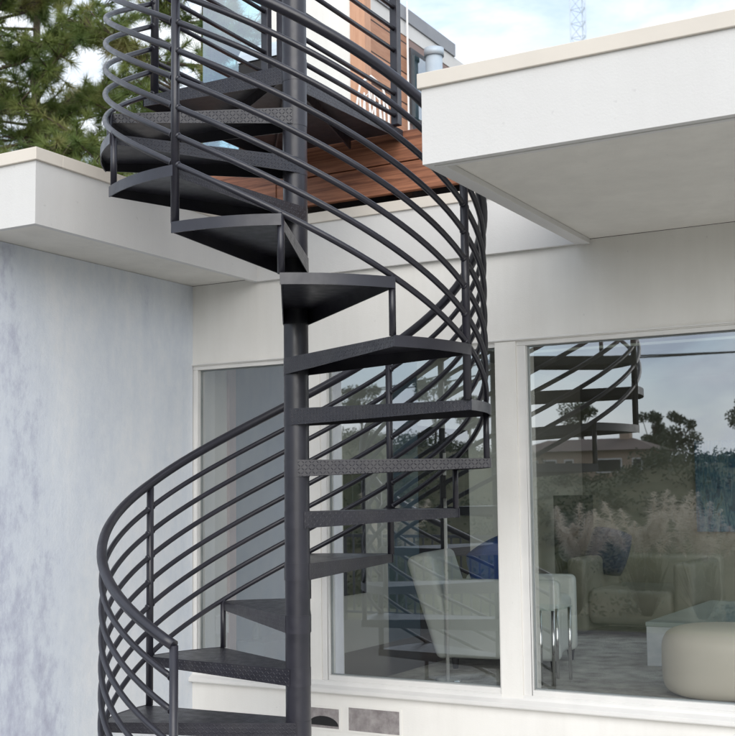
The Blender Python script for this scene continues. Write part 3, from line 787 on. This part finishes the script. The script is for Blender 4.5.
box(-3.9, 2.7, 1.5, 2.6, z0-.1, z0+.02).build('balcony', M['hwall'], rh)
# utility poles and wires
def upole(x, y, H, label):
    t = thing('utility_pole', label, 'utility pole', (x, y, h(x, y)), 0, 'utility poles on the slope')
    MB().tube([(0, 0, -.3), (0, 0, H)], [.13, .09], 10).build('pole', M['pole'], t)
    MB().box(-.9, .9, -.06, .06, H-.7, -.58+H).build('crossarm', M['pole'], t)
    for q in (-.8, -.3, .3, .8): MB().tube([(q, 0, H-.58), (q, 0, H-.42)], .05, 8).build('insulator', M['duct'], t)
    return Vector((x, y, h(x, y)+H-.42))
P1 = upole(-10.6, -26, 8.6, 'wooden utility pole reflected in the right window'); P2 = upole(-22, -30, 8.0, 'wooden utility pole reflected in the middle window'); P3 = upole(14, -24, 10.0, 'wooden utility pole outside the reflections')
P4 = Vector((-44, -34, 7.0))
for n_, (a, c) in enumerate(((P1, P3), (P2, P1), (P4, P2))):
    for q, lab in ((-.8, 'outer'), (.8, 'inner')):
        pts = []
        for k in range(25):
            f = k/24; p = a.lerp(c, f); p = p+Vector((q, 0, -2.2*f*(1-f)*(1 if n_ else 1.4))); pts.append(p)
        o = MB().tube(pts, .022, 5).build('power_line', M['black'])
        tag(o, ['%s power line running right from the pole in the right window', '%s power line between the two reflected poles', '%s power line running left from the middle window pole'][n_] % lab, 'power line', 'power lines over the valley')

# pines behind the house on the left
def pine(x, y, H, R_, i, label, nb=46, zlo=.32):
    rnd = random.Random(300+i); t = thing('pine_tree', label, 'pine tree', (x, y, 0), 0, 'pines behind the low roof')
    tb = MB(); tb.tube([(0, 0, -.2), (.15, .05, H*.3), (-.05, .1, H*.65), (.05, 0, H)], [.2, .14, .09, .03], 10)
    nb_ = MB()
    def tuft(p, d, s):
        d = d.normalized(); n = 84
        for q in range(n):
            v = (d*rnd.uniform(.1, 1.1)+Vector((rnd.gauss(0, 1), rnd.gauss(0, 1), rnd.gauss(0, 1))).normalized()*rnd.uniform(.5, 1)).normalized()
            L = s*rnd.uniform(.7, 1.15); p0 = p-d*rnd.uniform(0, .55)*s
            e_ = p0+v*L+Vector((0, 0, -.10*L*rnd.random()))
            w_ = v.orthogonal().normalized(); w_.rotate(Matrix.Rotation(rnd.uniform(0, 6.28), 3, v)); w_ *= .0055
            nb_.face([p0-w_, p0+w_, e_])
    for k in range(nb):
        f = zlo+(.97-zlo)*(k+rnd.random())/nb; a = k*2.4+rnd.uniform(-.4, .4)
        L = R_*(1.05-.75*((f-zlo)/(1-zlo))**1.3)*rnd.uniform(.55, 1.1)
        s0 = Vector((0, 0, H*f)); dr = Vector((math.cos(a), math.sin(a), rnd.uniform(.05, .45)))
        mid = s0+dr*L*.5+Vector((0, 0, -.08*L)); end = s0+dr*L+Vector((0, 0, .12*L))
        tb.tube([s0, mid, end], [.034, .022, .01], 6)
        for q in range(int(14+L*13)):
            g = rnd.uniform(.3, 1.0); p = s0.lerp(end, g)+Vector((0, 0, -.08*L*math.sin(PI*g)))
            d = (dr+Vector((rnd.gauss(0, .8), rnd.gauss(0, .8), rnd.gauss(.2, .5)))); tw = p+d.normalized()*rnd.uniform(.10, .5)
            tb.tube([p, tw], [.012, .006], 4, False)
            tuft(tw, d, rnd.uniform(.16, .29))
    tb.build('trunk', M['bark'], t); nb_.build('crown', M['pine'], t)
pine(-12.9, 9.8, 12.5, 3.4, 0, 'large pine tree at the left edge behind the low roof', 74)
pine(-9.0, 11.2, 12.0, 3.0, 1, 'pine tree behind the top of the staircase rails', 56)
pine(-14.6, 13.0, 14.5, 3.6, 2, 'tall pine tree set back behind the other two', 38)

# antenna mast, far
an = thing('antenna_mast', 'thin pale lattice antenna mast rising above the right roof', 'antenna mast', (-50.0, 150, 0))
HM = 80
b = MB(); cs = [(-1.1, -.8), (1.1, -.8), (0, 1.1)]
for x, y in cs: b.tube([(x, y, 0), (x, y, HM)], .09, 6)
for k in range(40):
    z = k*2.0
    for q in range(3):
        p, r_ = cs[q], cs[(q+1) % 3]; b.tube([(p[0], p[1], z), (r_[0], r_[1], z+2.0)], .04, 4, False); b.tube([(p[0], p[1], z), (r_[0], r_[1], z)], .04, 4, False)
b.build('lattice', M['mast'], an)

# ------------------------------------------------------------------ camera
cd = bpy.data.cameras.new('camera'); cam = bpy.data.objects.new('camera', cd); COL.objects.link(cam)
f_px, yaw, pit, rol, ppy = 1194.273, math.radians(29.4533), math.radians(4.9161), math.radians(-.64704), 392.716
F = Vector((-math.sin(yaw)*math.cos(pit), math.cos(yaw)*math.cos(pit), math.sin(pit)))
Rt = Vector((math.cos(yaw), math.sin(yaw), 0)); U = Rt.cross(F)
r = math.cos(rol)*Rt+math.sin(rol)*U; u = -math.sin(rol)*Rt+math.cos(rol)*U
mat = Matrix((r, u, -F)).transposed().to_4x4(); mat.translation = Vector((2.60817, -4.03571, 1.4985)); cam.matrix_world = mat
cd.sensor_width = 36; cd.sensor_fit = 'AUTO'; cd.lens = f_px/736*36; cd.shift_y = (ppy-368)/736
cd.clip_start = .05; cd.clip_end = 4000
cd.dof.use_dof = True; cd.dof.focus_distance = 4.9; cd.dof.aperture_fstop = 8.0
sc.camera = cam

# ------------------------------------------------------------------ light
SUN_EL, SUN_AZ = math.radians(28), math.radians(150)   # azimuth measured from +y towards +x
wd = bpy.data.worlds.new('World'); sc.world = wd; wd.use_nodes = True; nt = wd.node_tree; nt.nodes.clear()
out = nt.nodes.new('ShaderNodeOutputWorld'); bg = nt.nodes.new('ShaderNodeBackground')
sky = nt.nodes.new('ShaderNodeTexSky'); sky.sky_type = 'NISHITA'; sky.sun_disc = False
sky.sun_elevation = SUN_EL; sky.sun_rotation = SUN_AZ; sky.air_density = 1.0; sky.dust_density = .5
tc = nt.nodes.new('ShaderNodeTexCoord'); mp = nt.nodes.new('ShaderNodeMapping'); mp.inputs['Scale'].default_value = (1, 1, 2.4)
nt.links.new(tc.outputs['Generated'], mp.inputs[0])
cn = nt.nodes.new('ShaderNodeTexNoise'); cn.inputs['Scale'].default_value = 3.2; cn.inputs['Detail'].default_value = 8; cn.inputs['Roughness'].default_value = .58; cn.inputs['Distortion'].default_value = .4
nt.links.new(mp.outputs[0], cn.inputs['Vector'])
cf = ramp(nt, cn.outputs['Fac'], [(.36, .25), (.52, 1.)])
sz = nt.nodes.new('ShaderNodeSeparateXYZ'); nt.links.new(tc.outputs['Generated'], sz.inputs[0])
hzf = nt_clamp(nt, math_(nt, 'SUBTRACT', 1.15, math_(nt, 'MULTIPLY', sz.outputs[2], 5.5)), 0, 1)      # hazy cloud bank low over the horizon
cf = math_(nt, 'MULTIPLY', math_(nt, 'MAXIMUM', cf, hzf), .96)
cn2 = nt.nodes.new('ShaderNodeTexNoise'); cn2.inputs['Scale'].default_value = 6.; cn2.inputs['Detail'].default_value = 6
nt.links.new(mp.outputs[0], cn2.inputs['Vector'])
cc = ramp(nt, cn2.outputs['Fac'], [(.32, (3.4, 3.9, 4.7)), (.62, (6.3, 6.5, 6.7))])
mx = mixc(nt, cf, sky.outputs[0], cc)
nt.links.new(mx, bg.inputs[0]); bg.inputs[1].default_value = .13; nt.links.new(bg.outputs[0], out.inputs[0])
sl_ = bpy.data.lights.new('sun', 'SUN'); sl_.energy = 1.3; sl_.angle = math.radians(55); sl_.color = (1, .96, .9)
so = bpy.data.objects.new('sun', sl_); COL.objects.link(so)
dv = Vector((math.sin(SUN_AZ)*math.cos(SUN_EL), math.cos(SUN_AZ)*math.cos(SUN_EL), math.sin(SUN_EL)))
so.rotation_euler = dv.to_track_quat('Z', 'Y').to_euler(); so.location = (0, -10, 12)
sc.view_settings.view_transform = 'Standard'; sc.view_settings.look = 'None'; sc.view_settings.gamma = 1; sc.view_settings.use_curve_mapping = False
sc.view_settings.exposure = .86
sc.cycles.max_bounces = 8; sc.cycles.transparent_max_bounces = 12
